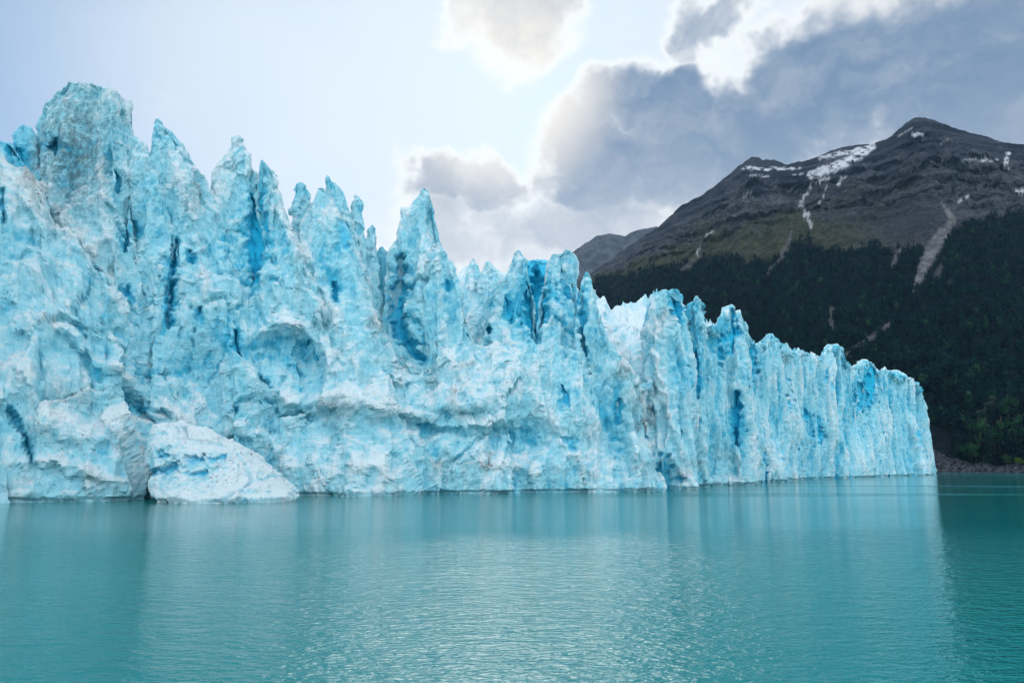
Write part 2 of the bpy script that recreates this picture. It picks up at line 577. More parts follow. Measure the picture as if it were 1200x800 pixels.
# broad hollows (positive pushes in) and swells (negative): pixel centre, radii, metres, wetness
HOLLOWS = [
    (335, 412, 36, 30, 3.0, 0.35), (500, 500, 55, 13, 3.5, 0.55), (600, 515, 60, 20, 2.5, 0.25),
    (120, 400, 55, 22, 2.5, 0.2), (160, 465, 35, 14, 2.5, 0.3), (240, 440, 30, 40, 1.5, 0.1),
    (360, 510, 40, 30, 2.0, 0.15), (440, 520, 40, 20, 1.5, 0.1), (75, 450, 50, 25, -2.5, -0.1),
    (400, 470, 60, 14, -2.0, -0.2), (560, 470, 70, 16, -2.0, -0.25), (100, 500, 70, 20, -2.0, -0.2),
    (470, 360, 18, 60, 3.0, 0.35), (710, 520, 30, 25, 2.0, 0.2), (760, 530, 30, 18, -2.0, -0.1),
    (850, 545, 14, 20, 2.0, 0.2), (790, 560, 10, 10, 2.0, 0.3), (930, 500, 16, 40, 2.5, 0.15),
]
# sharp crests and ledges standing out of the face: pixel polyline, half width, metres
RIDGES = [
    ([(285, 425), (297, 395), (322, 380), (355, 385), (385, 420), (400, 462), (430, 492)], 14, 2.6),
    ([(300, 448), (335, 470), (370, 470), (395, 480)], 9, 0.9),
    ([(425, 482), (470, 482), (520, 497), (560, 500), (590, 490), (640, 488)], 10, 2.4),
    ([(318, 215), (335, 255), (350, 286), (387, 361), (420, 440), (440, 475)], 12, 2.0),
    ([(30, 190), (62, 250), (105, 300), (135, 345), (160, 385)], 12, 2.0),
    ([(20, 375), (80, 385), (130, 425), (175, 445), (200, 480), (235, 497)], 11, 2.2),
    ([(130, 490), (165, 485), (195, 497)], 8, 1.6),
    ([(0, 545), (60, 540), (110, 555), (150, 575)], 10, 1.4),
    ([(500, 230), (512, 290), (516, 350), (530, 430), (535, 470)], 9, 1.5),
    ([(455, 300), (462, 260), (480, 240)], 6, 0.8),
    ([(612, 300), (600, 330), (575, 370), (556, 400)], 7, 1.2),
    ([(668, 300), (655, 345), (640, 390), (630, 430)], 7, 1.3),
    ([(690, 322), (705, 370), (730, 425), (758, 478), (765, 500)], 8, 1.6),
    ([(560, 545), (610, 540), (640, 560)], 9, 1.2),
    ([(640, 470), (660, 520), (690, 555)], 9, 1.4),
    ([(190, 150), (205, 200), (228, 260), (240, 330), (250, 400)], 11, 1.5),
    ([(105, 110), (112, 180), (118, 250), (150, 330)], 10, 1.2),
    ([(390, 560), (440, 545), (480, 560)], 9, 1.2),
    ([(255, 470), (290, 500), (330, 530), (350, 565)], 11, 1.6),
    ([(770, 350), (765, 390), (772, 440), (790, 500), (805, 540)], 8, 1.4),
]
DIRTS = [(40, 200, 14, 40, 0.9), (85, 180, 45, 85, 0.85), (70, 110, 14, 10, 0.5), (130, 310, 6, 10, 1.0), (125, 130, 10, 40, 0.3),
         (532, 462, 6, 8, 1.0), (508, 440, 8, 20, 0.5), (545, 435, 5, 20, 0.5), (570, 545, 5, 18, 1.0), (435, 385, 6, 20, 0.8), (380, 375, 10, 18, 0.5),
         (727, 440, 6, 18, 0.8), (757, 492, 10, 8, 1.0), (745, 470, 14, 12, 0.7), (778, 370, 7, 18, 0.7), (808, 545, 12, 10, 0.7), (920, 420, 5, 4, 1.0),
         (520, 545, 30, 14, 0.45), (465, 570, 12, 8, 0.4), (80, 450, 30, 25, 0.35), (100, 560, 12, 6, 0.9), (30, 560, 10, 12, 0.5), (390, 490, 8, 20, 0.5),
         (700, 430, 12, 30, 0.35), (4, 575, 10, 8, 0.8), (690, 560, 6, 6, 0.5), (868, 545, 4, 15, 0.6), (350, 330, 6, 40, 0.4), (230, 225, 12, 20, 0.4), (1075, 500, 8, 40, 0.25)]


def ice_detail(V, F, size, fluted, seed_shift=0.0, carve=True, blue=0.0, fine=1.0):
    """roughen a macro ice surface: swells, melt scallops with sharp rims, chips; returns V and colour attributes.
    size: 0..1 per vertex, how much of the large relief is allowed (thin tips get little)"""
    n = len(V)
    N = vnormals(V, F)
    px, py = project(V)
    view = V - np.array([0, 0, CAM_H]); view /= np.linalg.norm(view, axis=1, keepdims=True)
    facing = smooth(-(N * view).sum(1), -0.1, 0.35)
    blu = np.full(n, blue, np.float32); cav = np.zeros(n, np.float32); dirt = np.zeros(n, np.float32)
    P = V + seed_shift
    z = np.stack([np.ones(n), np.ones(n), 0.55 - 0.33 * fluted], -1)
    up3 = np.array([1, 1, 0.35])
    wp = np.stack([gn(P * up3 / 8 + 3, 5), gn(P * up3 / 8 + 40, 6), gn(P * up3 / 8 + 80, 7)], -1)
    Wp = P + 2.2 * wp
    lump = 1 - 0.65 * fluted
    # tall fins with sharp crests, then broken planes between them
    fin = ridged(Wp * np.array([1, 1, 0.30]) / 15, 2, 3, gain=0.45) - 1.0
    big = fbm(Wp * np.array([1, 1, 0.6]) / 22, 2, 4)
    d = 4.2 * fin * (1 - 0.5 * fluted) + 2.2 * big
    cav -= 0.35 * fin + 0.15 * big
    f1, f2, fa = worley(Wp * z / 8.5, 11)
    d += lump * (0.8 * (f1 - 0.62) + 1.5 * fa); cav += lump * (0.55 * (0.62 - f1) - 0.3 * fa)
    f1b, f2b, fb = worley((Wp + 0.5 * P) * z / 5.2, 12)
    m_ = np.clip(size * 2.0, 0, 1)
    d *= size
    d += m_ * lump * (0.35 * (f1b - 0.55) + 0.55 * fb); cav += lump * (0.3 * (0.55 - f1b) - 0.22 * fb)
    crack = smooth(f2 - f1, 0.08, 0.0) * smooth(gn(P / 15 + 7, 13), 0.1, 0.4)
    d -= 0.8 * crack * m_; cav += 0.5 * crack
    # fluted cliffs break along upright joints
    if fluted.max() > 0:
        fl = ridged(Wp * np.array([1, 1, 0.07]) / 8.0, 3, 21)
        fl2 = ridged(Wp * np.array([1, 1, 0.10]) / 3.6, 2, 22)
        d += fluted * (3.0 * (fl - 1.2) + 1.0 * (fl2 - 1.0)) * np.clip(size * 1.6 + 0.15, 0, 1)
        cav -= fluted * (0.65 * (fl - 1.2) + 0.45 * (fl2 - 1.0))
    wav = gn(np.stack([px, py, 0 * px], -1) / 12, 77) * 6
    wav2 = gn(np.stack([px, py, 0 * px], -1) / 12, 78) * 6
    edge = gn(P / 1.6, 79); edge2 = gn(P / np.array([3, 3, 6.0]), 80)
    qx, qy = px + wav, py + wav2
    push = np.zeros(n)
    # small upright clefts opened between the joints
    cq = (P + 0.8 * wp) * np.array([1, 1, 0.16])
    cl = smooth(gn(cq / 2.6, 85) + 0.35 * gn(P / 1.5, 86), 0.42, 0.62) * smooth(gn(P / 19 + 5, 87) + 0.45 * fluted, 0.15, 0.5)
    cl *= smooth(fluted, 0.45, 0.8) * np.clip(size * 1.5, 0, 1) * smooth(np.abs(N[:, 2]), 0.75, 0.4) * (fine > 0.9)
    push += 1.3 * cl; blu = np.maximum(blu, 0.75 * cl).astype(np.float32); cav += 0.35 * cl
    if carve:
        for cx, cy, rx, ry, am, wt in HOLLOWS:
            g = np.exp(-(((qx - cx) / rx) ** 2 + ((qy - cy) / ry) ** 2) ** 1.5) * facing
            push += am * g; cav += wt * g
        for poly, hw, am in RIDGES:
            dd, fr = seg_dist(qx, qy, poly)
            g = np.clip(1 - dd / hw, 0, 1) * facing * np.clip(4 * fr, 0, 1) * np.clip(4 * (1 - fr), 0, 1)
            push -= am * g * np.clip(0.3 + size, 0, 1); cav -= 0.55 * g
        for cx, cy, rx, ry, am in DIRTS:
            g = np.exp(-(((px + 2 * wav - cx) / rx) ** 2 + ((py + 2 * wav2 - cy) / ry) ** 2)) * facing
            dirt = np.maximum(dirt, am * g)
        for poly, hw, dep, st in SLITS:
            x0 = min(p[0] for p in poly) - 40; x1 = max(p[0] for p in poly) + 40
            y0 = min(p[1] for p in poly) - 40; y1 = max(p[1] for p in poly) + 40
            m = (px > x0) & (px < x1) & (py > y0) & (py < y1)
            if not m.any():
                continue
            dd, fr = seg_dist(px[m] + 0.5 * wav[m], (py[m] + 0.5 * wav2[m]), poly)
            tw = hw * (0.35 + 0.8 * np.sin(PI * np.clip(fr, 0.08, 0.92))) * (1 + 0.9 * edge[m] + 0.5 * edge2[m])
            g = (1 - smooth(dd, tw * 0.15, tw * 1.1)) * facing[m]
            push[m] += 1.15 * dep * g
            blu[m] = np.maximum(blu[m], st * smooth(g, 0.05, 0.9))
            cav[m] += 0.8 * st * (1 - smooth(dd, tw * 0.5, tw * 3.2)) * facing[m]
    V = V + N * d[:, None]
    h = view * np.array([1, 1, 0.0]); h /= np.linalg.norm(h, axis=1, keepdims=True)
    V = V + h * push[:, None]
    N = vnormals(V, F)
    P = V + seed_shift
    W2 = P + 0.6 * np.stack([gn(P / 1.9, 31), gn(P / 1.9 + 9, 32), gn(P / 1.9 + 19, 33)], -1)
    g1, g2, ga = worley(W2 * z / 2.1, 41)
    g3, _, gb = worley(W2 * z / 1.0, 42)
    e = 0.36 * (g1 - 0.55) + 0.32 * ga + 0.18 * (g3 - 0.55) + 0.15 * gb + 0.2 * fbm(P / 1.2, 3, 51)
    e *= fine * (1 - 0.3 * fluted)
    cav += fine * (0.3 * (0.55 - g1) + 0.2 * (0.55 - g3) - 0.2 * ga)
    if fluted.max() > 0:
        fl3 = ridged(W2 * np.array([1, 1, 0.13]) / 2.0, 2, 23) - 1.0
        e += fluted * fine * 0.45 * fl3; cav -= fluted * 0.45 * fl3
    far = np.clip(V[:, 1] / 150, 1, 3) ** 0.6
    tipn = far * np.clip(1.3 - 2.2 * size, 0, 1) * (fine > 0.9)           # thin crests are splintered
    e += tipn * (0.7 * fbm(P / np.array([1.7, 1.7, 2.4]) / far[:, None], 3, 55) + 0.4 * ga)
    e *= np.clip(size * 1.6 + 0.45, 0, 1) * (1 - 0.5 * np.clip(blu, 0, 1))
    # the lake has melted a notch along the waterline
    notch = smooth(V[:, 2], 0.75, 0.35) * (0.75 + 0.6 * gn(P / 5, 56))
    e -= np.clip(notch, 0, 1.2)
    V = V + N * e[:, None]
    N = vnormals(V, F)
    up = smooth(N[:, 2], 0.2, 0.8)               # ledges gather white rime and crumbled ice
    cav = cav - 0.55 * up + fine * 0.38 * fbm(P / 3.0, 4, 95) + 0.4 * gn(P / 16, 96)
    return V, {'cav': cav, 'blu': blu, 'dirt': dirt}


GLACIER = empty('glacier', (0, 150, 0))
tag(GLACIER, 'huge pale blue glacier front with jagged ice spires rising from the lake', 'glacier')


def ice_part(name, V, F, attrs, label=None):
    o = mesh_from(name, V - np.array([0, 150, 0]), F, ICE, GLACIER, attrs, smooth_shade=False)
    if label:
        o['label'] = label
    return o


def serac(rows, front0, front1, k=0.85, seed=1, name='serac', blue=0.0, maxd=13.0, res=0.31, label=None, twist=0.3):
    """a tower of ice: rows of (pixel y, left x, right x) give its breadth; front0/front1 the distance of its
    front at the bottom and the top row. Cross sections are irregular polygons."""
    rng = np.random.RandomState(seed)
    rows = sorted(rows)
    ry = np.array([r[0] for r in rows], float)
    top = rows[0]
    ys, xl, xr = ry, np.array([r[1] for r in rows], float), np.array([r[2] for r in rows], float)
    D = front1 + (front0 - front1) * ((ys - ys[0]) / (ys[-1] - ys[0])) ** 0.9
    m_per_px = D.mean() / FPX
    step = max(res, 0.0017 * D.mean())
    H = (ys[-1] - ys[0]) * m_per_px
    nr = int(max(12, min(260, H / step)))
    Y = ys[0] + (ys[-1] - ys[0]) * np.linspace(0, 1, nr) ** 1.05
    XL = np.interp(Y, ys, xl); XR = np.interp(Y, ys, xr); DF = np.interp(Y, ys, D)
    kk = np.array([0.25, 0.5, 0.25])
    for _ in range(2):
        XL[1:-1] = np.convolve(XL, kk, 'valid'); XR[1:-1] = np.convolve(XR, kk, 'valid')
    hw = (XR - XL) / 2 * DF / FPX
    hd = np.minimum(hw * k, maxd)
    # irregular polygon cross section
    nv = rng.randint(6, 9)
    ang = np.sort((np.arange(nv) + rng.uniform(-0.32, 0.32, nv)) / nv * 2 * PI)
    rad = rng.uniform(0.85, 1.15, nv)
    circ = 2 * PI * np.sqrt((hw.max() ** 2 + hd.max() ** 2) / 2)
    nc = int(max(28, min(420, circ * 0.8 / step)))
    t = np.linspace(0, 1, nc, endpoint=False)
    th = -PI / 2 + 2 * PI * (t + 0.10 * np.sin(2 * PI * t))     # denser towards the camera side
    pv = np.stack([np.cos(ang) * rad, np.sin(ang) * rad], -1)

    def poly_r(a):
        a = np.mod(a, 2 * PI)
        k2 = np.searchsorted(ang, a) % nv
        k1 = (k2 - 1) % nv
        p, q = pv[k1], pv[k2]
        dx, dy = np.cos(a), np.sin(a)
        den = dx * (q[:, 1] - p[:, 1]) - dy * (q[:, 0] - p[:, 0])
        return (p[:, 0] * (q[:, 1] - p[:, 1]) - p[:, 1] * (q[:, 0] - p[:, 0])) / den
    ring = []
    fr = np.linspace(0, 1, nr)
    for i in range(nr):
        a = th + twist * (fr[i] - 0.5)
        r = 0.75 * poly_r(a) + 0.25
        cx, cy = np.cos(th) * r, np.sin(th) * r
        lo, hi = cx.min(), cx.max()
        cx = (cx - lo) / (hi - lo) * 2 - 1
        cy = (cy - cy.min()) / (cy.max() - cy.min()) * 2 - 1
        dx, dz = px_dir((XL[i] + XR[i]) / 2, Y[i])
        X0 = dx * DF[i]; Z0 = CAM_H + dz * DF[i]
        ring.append(np.stack([X0 + cx * hw[i], DF[i] + hd[i] * (1 + cy), np.full(nc, Z0)], -1))
    # close the tip
    tip = ring[0].mean(0); tip[2] += min(hw[0] * 0.6, 0.5)
    ring = [np.tile(tip, (nc, 1)) + 0.05 * (ring[0] - ring[0].mean(0)), 0.5 * (tip + ring[0]) + 0.2 * (ring[0] - ring[0].mean(0))] + ring
    V = np.concatenate(ring).astype(np.float64)
    F = grid_faces(len(ring), nc, True)[:, ::-1]
    size = np.concatenate([[0.05, 0.1], np.clip(hw / 9.0, 0.12, 1)]).repeat(nc).astype(np.float32)
    zc = np.array([r[:, 2].mean() for r in ring])
    V2, at = ice_detail(V, F, size, np.full(len(V), 0.4 + 0.6 * smooth(np.array((XL[-1] + XR[-1]) / 2), 560, 760), np.float32), blue=blue)
    return ice_part(name, V2, F, at, label)


def curtain(cols, name, fluted_fn, lean_pow=1.5, res=0.36, back=40.0, jag=1.0, blue=0.0, rough=1.0, soft=1.0):
    """a stretch of ice cliff: cols of (px, base D, base z, crest py, crest D)"""
    c = np.array(cols, float)
    cpx = c[:, 0]
    # even metric spacing along the foot
    fine = np.linspace(cpx[0], cpx[-1], 4000)
    bd = np.interp(fine, cpx, c[:, 1])
    dx, _ = px_dir(fine, np.full_like(fine, 550.0))
    sx, sy = dx * bd, bd
    seg = np.hypot(np.diff(sx), np.diff(sy)) / np.maximum(res, 0.0016 * bd[1:])
    cum = np.concatenate([[0], np.cumsum(seg)])
    ncol = int(cum[-1]) + 2
    PX = np.interp(np.linspace(0, cum[-1], ncol), cum, fine)
    b_d, b_z, cy, cd = (np.interp(PX, cpx, c[:, k]) for k in (1, 2, 3, 4))
    q = np.stack([px_dir(PX, 0 * PX + 550)[0] * b_d, b_d, 0 * PX], -1)
    cy = cy - (1.6 * (ridged(q / 5.0, 3, 57) - 1.3) + 1.0 * fbm(q / 1.5, 2, 58)) * FPX / cd * jag
    B = np.stack([px_dir(PX, np.full_like(PX, 560.0))[0] * b_d, b_d, b_z], -1)
    C = px_at(PX, cy, cd)
    Hmax = np.percentile(C[:, 2] - B[:, 2], 80)
    nrow = int(max(10, min(230, Hmax / max(res, 0.0017 * b_d.mean()) * 1.1)))
    t = np.linspace(0, 1, nrow)
    rows = []
    for tt in t:
        z = B[:, 2] + (C[:, 2] - B[:, 2]) * tt
        w = tt ** lean_pow
        rows.append(np.stack([B[:, 0] + (C[:, 0] - B[:, 0]) * w, B[:, 1] + (C[:, 1] - B[:, 1]) * w, z], -1))
    nb = 26
    for q in np.linspace(0, 1, nb + 1)[1:]:
        r = C.copy(); dirn = C[:, :2] / np.linalg.norm(C[:, :2], axis=1, keepdims=True)
        r[:, :2] += dirn * back * q ** 1.3
        r[:, 2] -= 10 * q
        rows.append(r)
    V = np.concatenate(rows)
    F = grid_faces(len(rows), ncol)
    hgt = np.concatenate([1 - 0.75 * smooth(t, 0.75, 1.0), np.full(nb, 0.3)])
    size = soft * hgt.repeat(ncol).astype(np.float32)
    fl = np.tile(fluted_fn(PX), len(rows)).astype(np.float32)
    V2, at = ice_detail(V, F, size, fl, blue=blue, fine=rough)
    return V2, F, at, ncol, len(rows), PX


def split_columns(V, F, at, ncol, nrow, PX, cuts, name):
    """hand the stretches of one cliff to separate meshes"""
    edges = [0] + [int(np.searchsorted(PX, c)) for c in cuts] + [ncol - 1]
    G = V.reshape(nrow, ncol, 3)
    for a, b in zip(edges[:-1], edges[1:]):
        sub = G[:, a:b + 1].reshape(-1, 3)
        sa = {k: v.reshape(nrow, ncol)[:, a:b + 1].ravel() for k, v in at.items()}
        ice_part(name, sub, grid_faces(nrow, b + 1 - a), sa)


# the front cliff: crest line of its shoulder (left) and of its skyline (right)
CREST = [(-260, 60), (-120, 110), (-60, 150), (0, 182), (30, 192), (60, 250), (100, 290), (130, 335), (170, 350), (240, 350), (300, 350), (345, 350), (390, 370), (430, 405), (450, 425),
         (490, 432), (530, 405), (560, 400), (600, 408), (640, 402), (680, 405), (700, 385), (715, 395), (740, 440), (758, 455), (768, 420), (776, 352), (780, 341),
         (790, 341), (798, 345), (804, 368), (808, 358), (816, 350), (824, 358), (828, 378), (834, 384), (840, 383), (846, 369), (856, 361), (868, 369), (874, 388),
         (880, 397), (888, 400), (896, 404), (904, 394), (911, 398), (916, 407), (920, 402), (925, 410), (935, 408), (946, 413), (954, 416), (962, 420), (967, 410), (978, 405), (986, 406),
         (989, 420), (998, 431), (1004, 427), (1010, 425), (1018, 424), (1024, 430), (1030, 434), (1038, 432), (1046, 436), (1058, 438), (1066, 442), (1074, 448), (1081, 462), (1086, 490), (1092, 530), (1096, 556), (1100, 562)]


def front_cols():
    out = []
    for px, cy in CREST:
        b = float(base_d(px))
        zc = CAM_H + px_dir(px, cy)[1] * b
        lean = float(np.interp(px, [-100, 500, 700, 780, 900], [0.45, 0.42, 0.3, 0.13, 0.10]))
        out.append((px, b, -1.5, cy, b + lean * max(zc, 0)))
    return out


cw = curtain(front_cols(), 'ice_cliff', lambda p: 0.35 + 0.65 * smooth(p, 560, 780))
split_columns(*cw, [140, 240, 345, 450, 600, 700, 765, 840, 930, 1000], 'ice_cliff')

# the crevassed surface behind the front, seen between the spires
mid = [(505, 175, 18, 330, 215), (530, 178, 18, 316, 220), (545, 180, 18, 312, 225), (590, 185, 20, 316, 230), (640, 190, 20, 320, 235), (696, 182, 18, 345, 240),
       (710, 180, 18, 350, 245), (722, 180, 16, 355, 250), (738, 182, 14, 350, 255), (754, 184, 14, 345, 258), (768, 188, 14, 342, 262), (785, 200, 16, 345, 270), (810, 215, 20, 365, 280), (850, 240, 24, 385, 290)]
mw = curtain(mid, 'ice_slope', lambda p: 0 * p, lean_pow=0.9, back=160.0, jag=1.4, rough=0.7, soft=0.6)
mw[2]['cav'] -= 0.3
split_columns(*mw, [620, 700, 770], 'ice_slope')

SERACS = [
    # rows, front distance at foot, at top, extra
    ([(95, 76, 108), (98, 62, 121), (104, 49, 130), (115, 40, 136), (140, 30, 140), (165, 24, 143), (200, 16, 145), (260, 0, 150), (340, -20, 165), (450, -50, 190), (592, -70, 200)], 126, 150, dict(seed=3, k=0.6, label='broad blunt ice tower streaked with grey dirt')),
    ([(148, 18, 34), (156, 12, 40), (190, 4, 44), (300, -20, 70)], 140, 147, dict(seed=4, blue=0.35)),
    ([(166, -8, 8), (174, -20, 14), (190, -30, 24), (300, -60, 50)], 138, 144, dict(seed=44, blue=0.3)),
    ([(139, 182, 186), (147, 176, 192), (155, 174, 205), (165, 170, 212), (185, 163, 222), (210, 155, 237), (240, 148, 250), (300, 140, 275), (400, 130, 300), (592, 110, 330)], 136, 152, dict(seed=5, k=0.7)),
    ([(160, 155, 159), (168, 151, 166), (180, 145, 172), (200, 142, 185), (240, 140, 195), (320, 138, 210), (450, 130, 220), (592, 120, 230)], 134, 150, dict(seed=6)),
    ([(162, 275, 280), (170, 270, 285), (178, 266, 289), (190, 255, 292), (205, 246, 298), (230, 244, 308), (280, 243, 325), (340, 240, 345), (420, 235, 380), (592, 215, 420)], 141, 158, dict(seed=7, k=0.7)),
    ([(187, 304, 309), (195, 301, 315), (209, 297, 322), (230, 294, 327), (260, 297, 338), (300, 304, 355), (350, 306, 382), (400, 300, 405), (500, 288, 440), (592, 280, 460)], 143, 157, dict(seed=8)),
    ([(214, 346, 354), (222, 341, 360), (240, 338, 364), (280, 335, 372), (350, 330, 385)], 166, 170, dict(seed=9)),
    ([(220, 373, 379), (230, 366, 386), (240, 358, 392), (255, 346, 398), (290, 340, 412), (350, 340, 430), (420, 340, 450), (592, 330, 490)], 140, 163, dict(seed=10, k=0.7)),
    ([(208, 381, 386), (212, 379, 393), (220, 378, 401), (245, 377, 409), (275, 378, 415), (320, 380, 425), (400, 380, 440)], 158, 168, dict(seed=11)),
    ([(230, 414, 420), (236, 411, 424), (260, 410, 426), (300, 410, 430), (400, 400, 440)], 164, 172, dict(seed=12)),
    ([(263, 432, 439), (268, 428, 441), (300, 425, 443), (400, 412, 452)], 166, 172, dict(seed=13)),
    ([(290, 443, 450), (297, 440, 456), (340, 436, 460), (420, 428, 470)], 170, 176, dict(seed=14, blue=0.35)),
    ([(222, 494, 499), (230, 488, 505), (241, 478, 511), (255, 467, 517), (285, 459, 523), (318, 453, 535), (354, 448, 549), (420, 448, 570), (500, 450, 590), (592, 440, 610)], 149, 172, dict(seed=15, k=0.75)),
    ([(285, 510, 518), (300, 503, 526), (340, 496, 547), (400, 494, 562), (480, 490, 580), (592, 484, 600)], 150, 165, dict(seed=16)),
    ([(303, 553, 557), (310, 549, 561), (330, 543, 570), (400, 525, 590)], 205, 212, dict(seed=17)),
    ([(307, 569, 574), (313, 564, 582), (340, 555, 600), (410, 540, 615)], 200, 208, dict(seed=18)),
    ([(295, 602, 612), (303, 600, 618), (320, 594, 621), (337, 576, 624), (380, 556, 629), (430, 545, 640), (592, 525, 660)], 156, 178, dict(seed=19, k=0.7)),
    ([(293, 660, 668), (297, 647, 675), (306, 641, 678), (330, 637, 680), (380, 628, 690), (440, 618, 710), (592, 600, 735)], 160, 178, dict(seed=20, k=0.7)),
    ([(303, 612, 650), (330, 610, 655), (430, 600, 665)], 178, 186, dict(seed=21, blue=0.75, label='deep blue ice wall set back in a gap')),
    ([(319, 684, 691), (324, 679, 696), (340, 676, 699), (390, 672, 715), (430, 668, 738), (480, 660, 760), (592, 645, 790)], 160, 174, dict(seed=22, k=0.6)),
    ([(339, 776, 788), (350, 768, 799), (385, 762, 806), (430, 758, 812), (585, 745, 830)], 178, 190, dict(seed=23)),
    ([(347, 814, 819), (356, 809, 825), (376, 806, 830), (420, 803, 836), (580, 796, 842)], 196, 204, dict(seed=24, k=1.3)),
    ([(359, 853, 859), (366, 847, 867), (380, 844, 873), (400, 840, 880), (450, 838, 888), (575, 832, 894)], 218, 228, dict(seed=25, k=1.2)),
    ([(391, 901, 906), (398, 896, 912), (410, 892, 920), (470, 888, 926), (570, 884, 930)], 265, 275, dict(seed=26, k=1.2)),
    ([(403, 972, 986), (410, 967, 988), (425, 960, 991), (470, 955, 996), (566, 948, 1002)], 340, 352, dict(seed=27, k=1.2)),
    ([(422, 1012, 1020), (430, 1004, 1027), (445, 1000, 1033), (480, 996, 1040), (563, 990, 1045)], 385, 396, dict(seed=28, k=1.2)),
    ([(434, 1046, 1060), (445, 1042, 1073), (465, 1038, 1082), (500, 1035, 1087), (530, 1032, 1090), (560, 1028, 1096)], 432, 445, dict(seed=29, k=1.0)),
]
for rows, d0, d1, kw in SERACS:
    serac(rows, d0, d1, **kw)


# the block that has slumped from the cliff into the water
def build_block():
    rows = [(500, 196, 222), (506, 188, 250), (516, 183, 276), (530, 178, 300), (545, 175, 312), (560, 177, 326), (575, 182, 338), (588, 184, 345), (600, 184, 350)]
    ys = np.array([r[0] for r in rows], float)
    nr, nc = 110, 260
    Y = np.linspace(500, 600, nr)
    XL = np.interp(Y, ys, [r[1] for r in rows]); XR = np.interp(Y, ys, [r[2] for r in rows])
    DF = np.interp(Y, [500, 530, 588, 600], [124, 119, 112.6, 112])
    th = np.linspace(0, 2 * PI, nc, endpoint=False)
    ring = []
    for i in range(nr):
        hw = (XR[i] - XL[i]) / 2 * DF[i] / FPX
        hd = min(hw * 0.8, 7.5)
        c, s = np.cos(th), np.sin(th)
        e = 0.72
        cx = np.sign(c) * np.abs(c) ** e; cy = np.sign(s) * np.abs(s) ** e
        dx, dz = px_dir((XL[i] + XR[i]) / 2, Y[i])
        ring.append(np.stack([dx * DF[i] + cx * hw, DF[i] + hd * (1 + cy), np.full(nc, CAM_H + dz * DF[i])], -1))
    tip = ring[0].mean(0); tip[2] += 0.4
    ring = [np.tile(tip, (nc, 1)) + 0.02 * (ring[0] - tip), 0.5 * (tip + ring[0])] + ring
    V = np.concatenate(ring); F = grid_faces(len(ring), nc, True)[:, ::-1]
    V, at = ice_detail(V, F, np.full(len(V), 0.30, np.float32), np.zeros(len(V), np.float32), carve=False, fine=0.8)
    px, py = project(V)
    for poly, hw, dep in (([(190, 552), (205, 553), (224, 545)], 6, 1.6), ([(238, 540), (252, 538)], 6, 1.4), ([(205, 533), (212, 535)], 5, 1.0), ([(243, 556), (258, 553)], 5, .8), ([(265, 538), (285, 535)], 4, .7)):
        wq = np.stack([px, py, 0 * px], -1)
        d, _ = seg_dist(px + 7 * fbm(wq / 9, 3, 97), py + 5 * fbm(wq / 9, 3, 98), poly)
        g = 1 - smooth(d, 0, hw * 1.2)
        V[:, 1] += dep * g; at['blu'] = np.maximum(at['blu'], 0.75 * g)
    at['cav'] -= 0.45
    V[:, 0] -= 2.3
    o = mesh_from('ice_block', V, F, ICE, None, at, smooth_shade=False)
    tag(o, 'low white slumped ice block sloping into the water at the foot of the cliff', 'ice block')


build_block()

# ------------------------------------------------------------------ mountains
SKY = [(480, 420), (560, 390), (640, 350), (680, 330), (696, 319), (722, 299), (750, 280), (772, 266), (790, 248), (799, 241), (822, 230), (849, 210), (871, 190), (880, 184), (887, 184), (894, 188), (907, 187), (914, 190), (921, 194), (935, 191), (948, 187),
       (975, 176), (988, 172), (1006, 170), (1024, 169), (1042, 160), (1058, 149), (1069, 140), (1083, 138), (1096, 143), (1110, 147), (1137, 156), (1168, 165), (1200, 170), (1260, 195), (1350, 215), (1500, 290), (1700, 380)]
SKX = np.array([s[0] for s in SKY], float); SKYY = np.array([s[1] for s in SKY], float)
TREE = [(480, 470), (696, 324), (740, 318), (770, 312), (808, 305), (835, 298), (855, 300), (876, 304), (900, 303), (915, 298), (930, 283), (948, 277), (958, 285), (966, 292), (1002, 292), (1020, 283), (1047, 292), (1070, 290), (1087, 286), (1098, 282), (1110, 277), (1125, 264), (1137, 258), (1165, 252), (1200, 246), (1300, 240), (1700, 400)]
TRX = np.array([s[0] for s in TREE], float); TRY = np.array([s[1] for s in TREE], float)


def shore_r(px):
    return np.interp(px, [400, 1000, 1100, 1200, 1400, 1700], [900, 720, 690, 660, 560, 420])


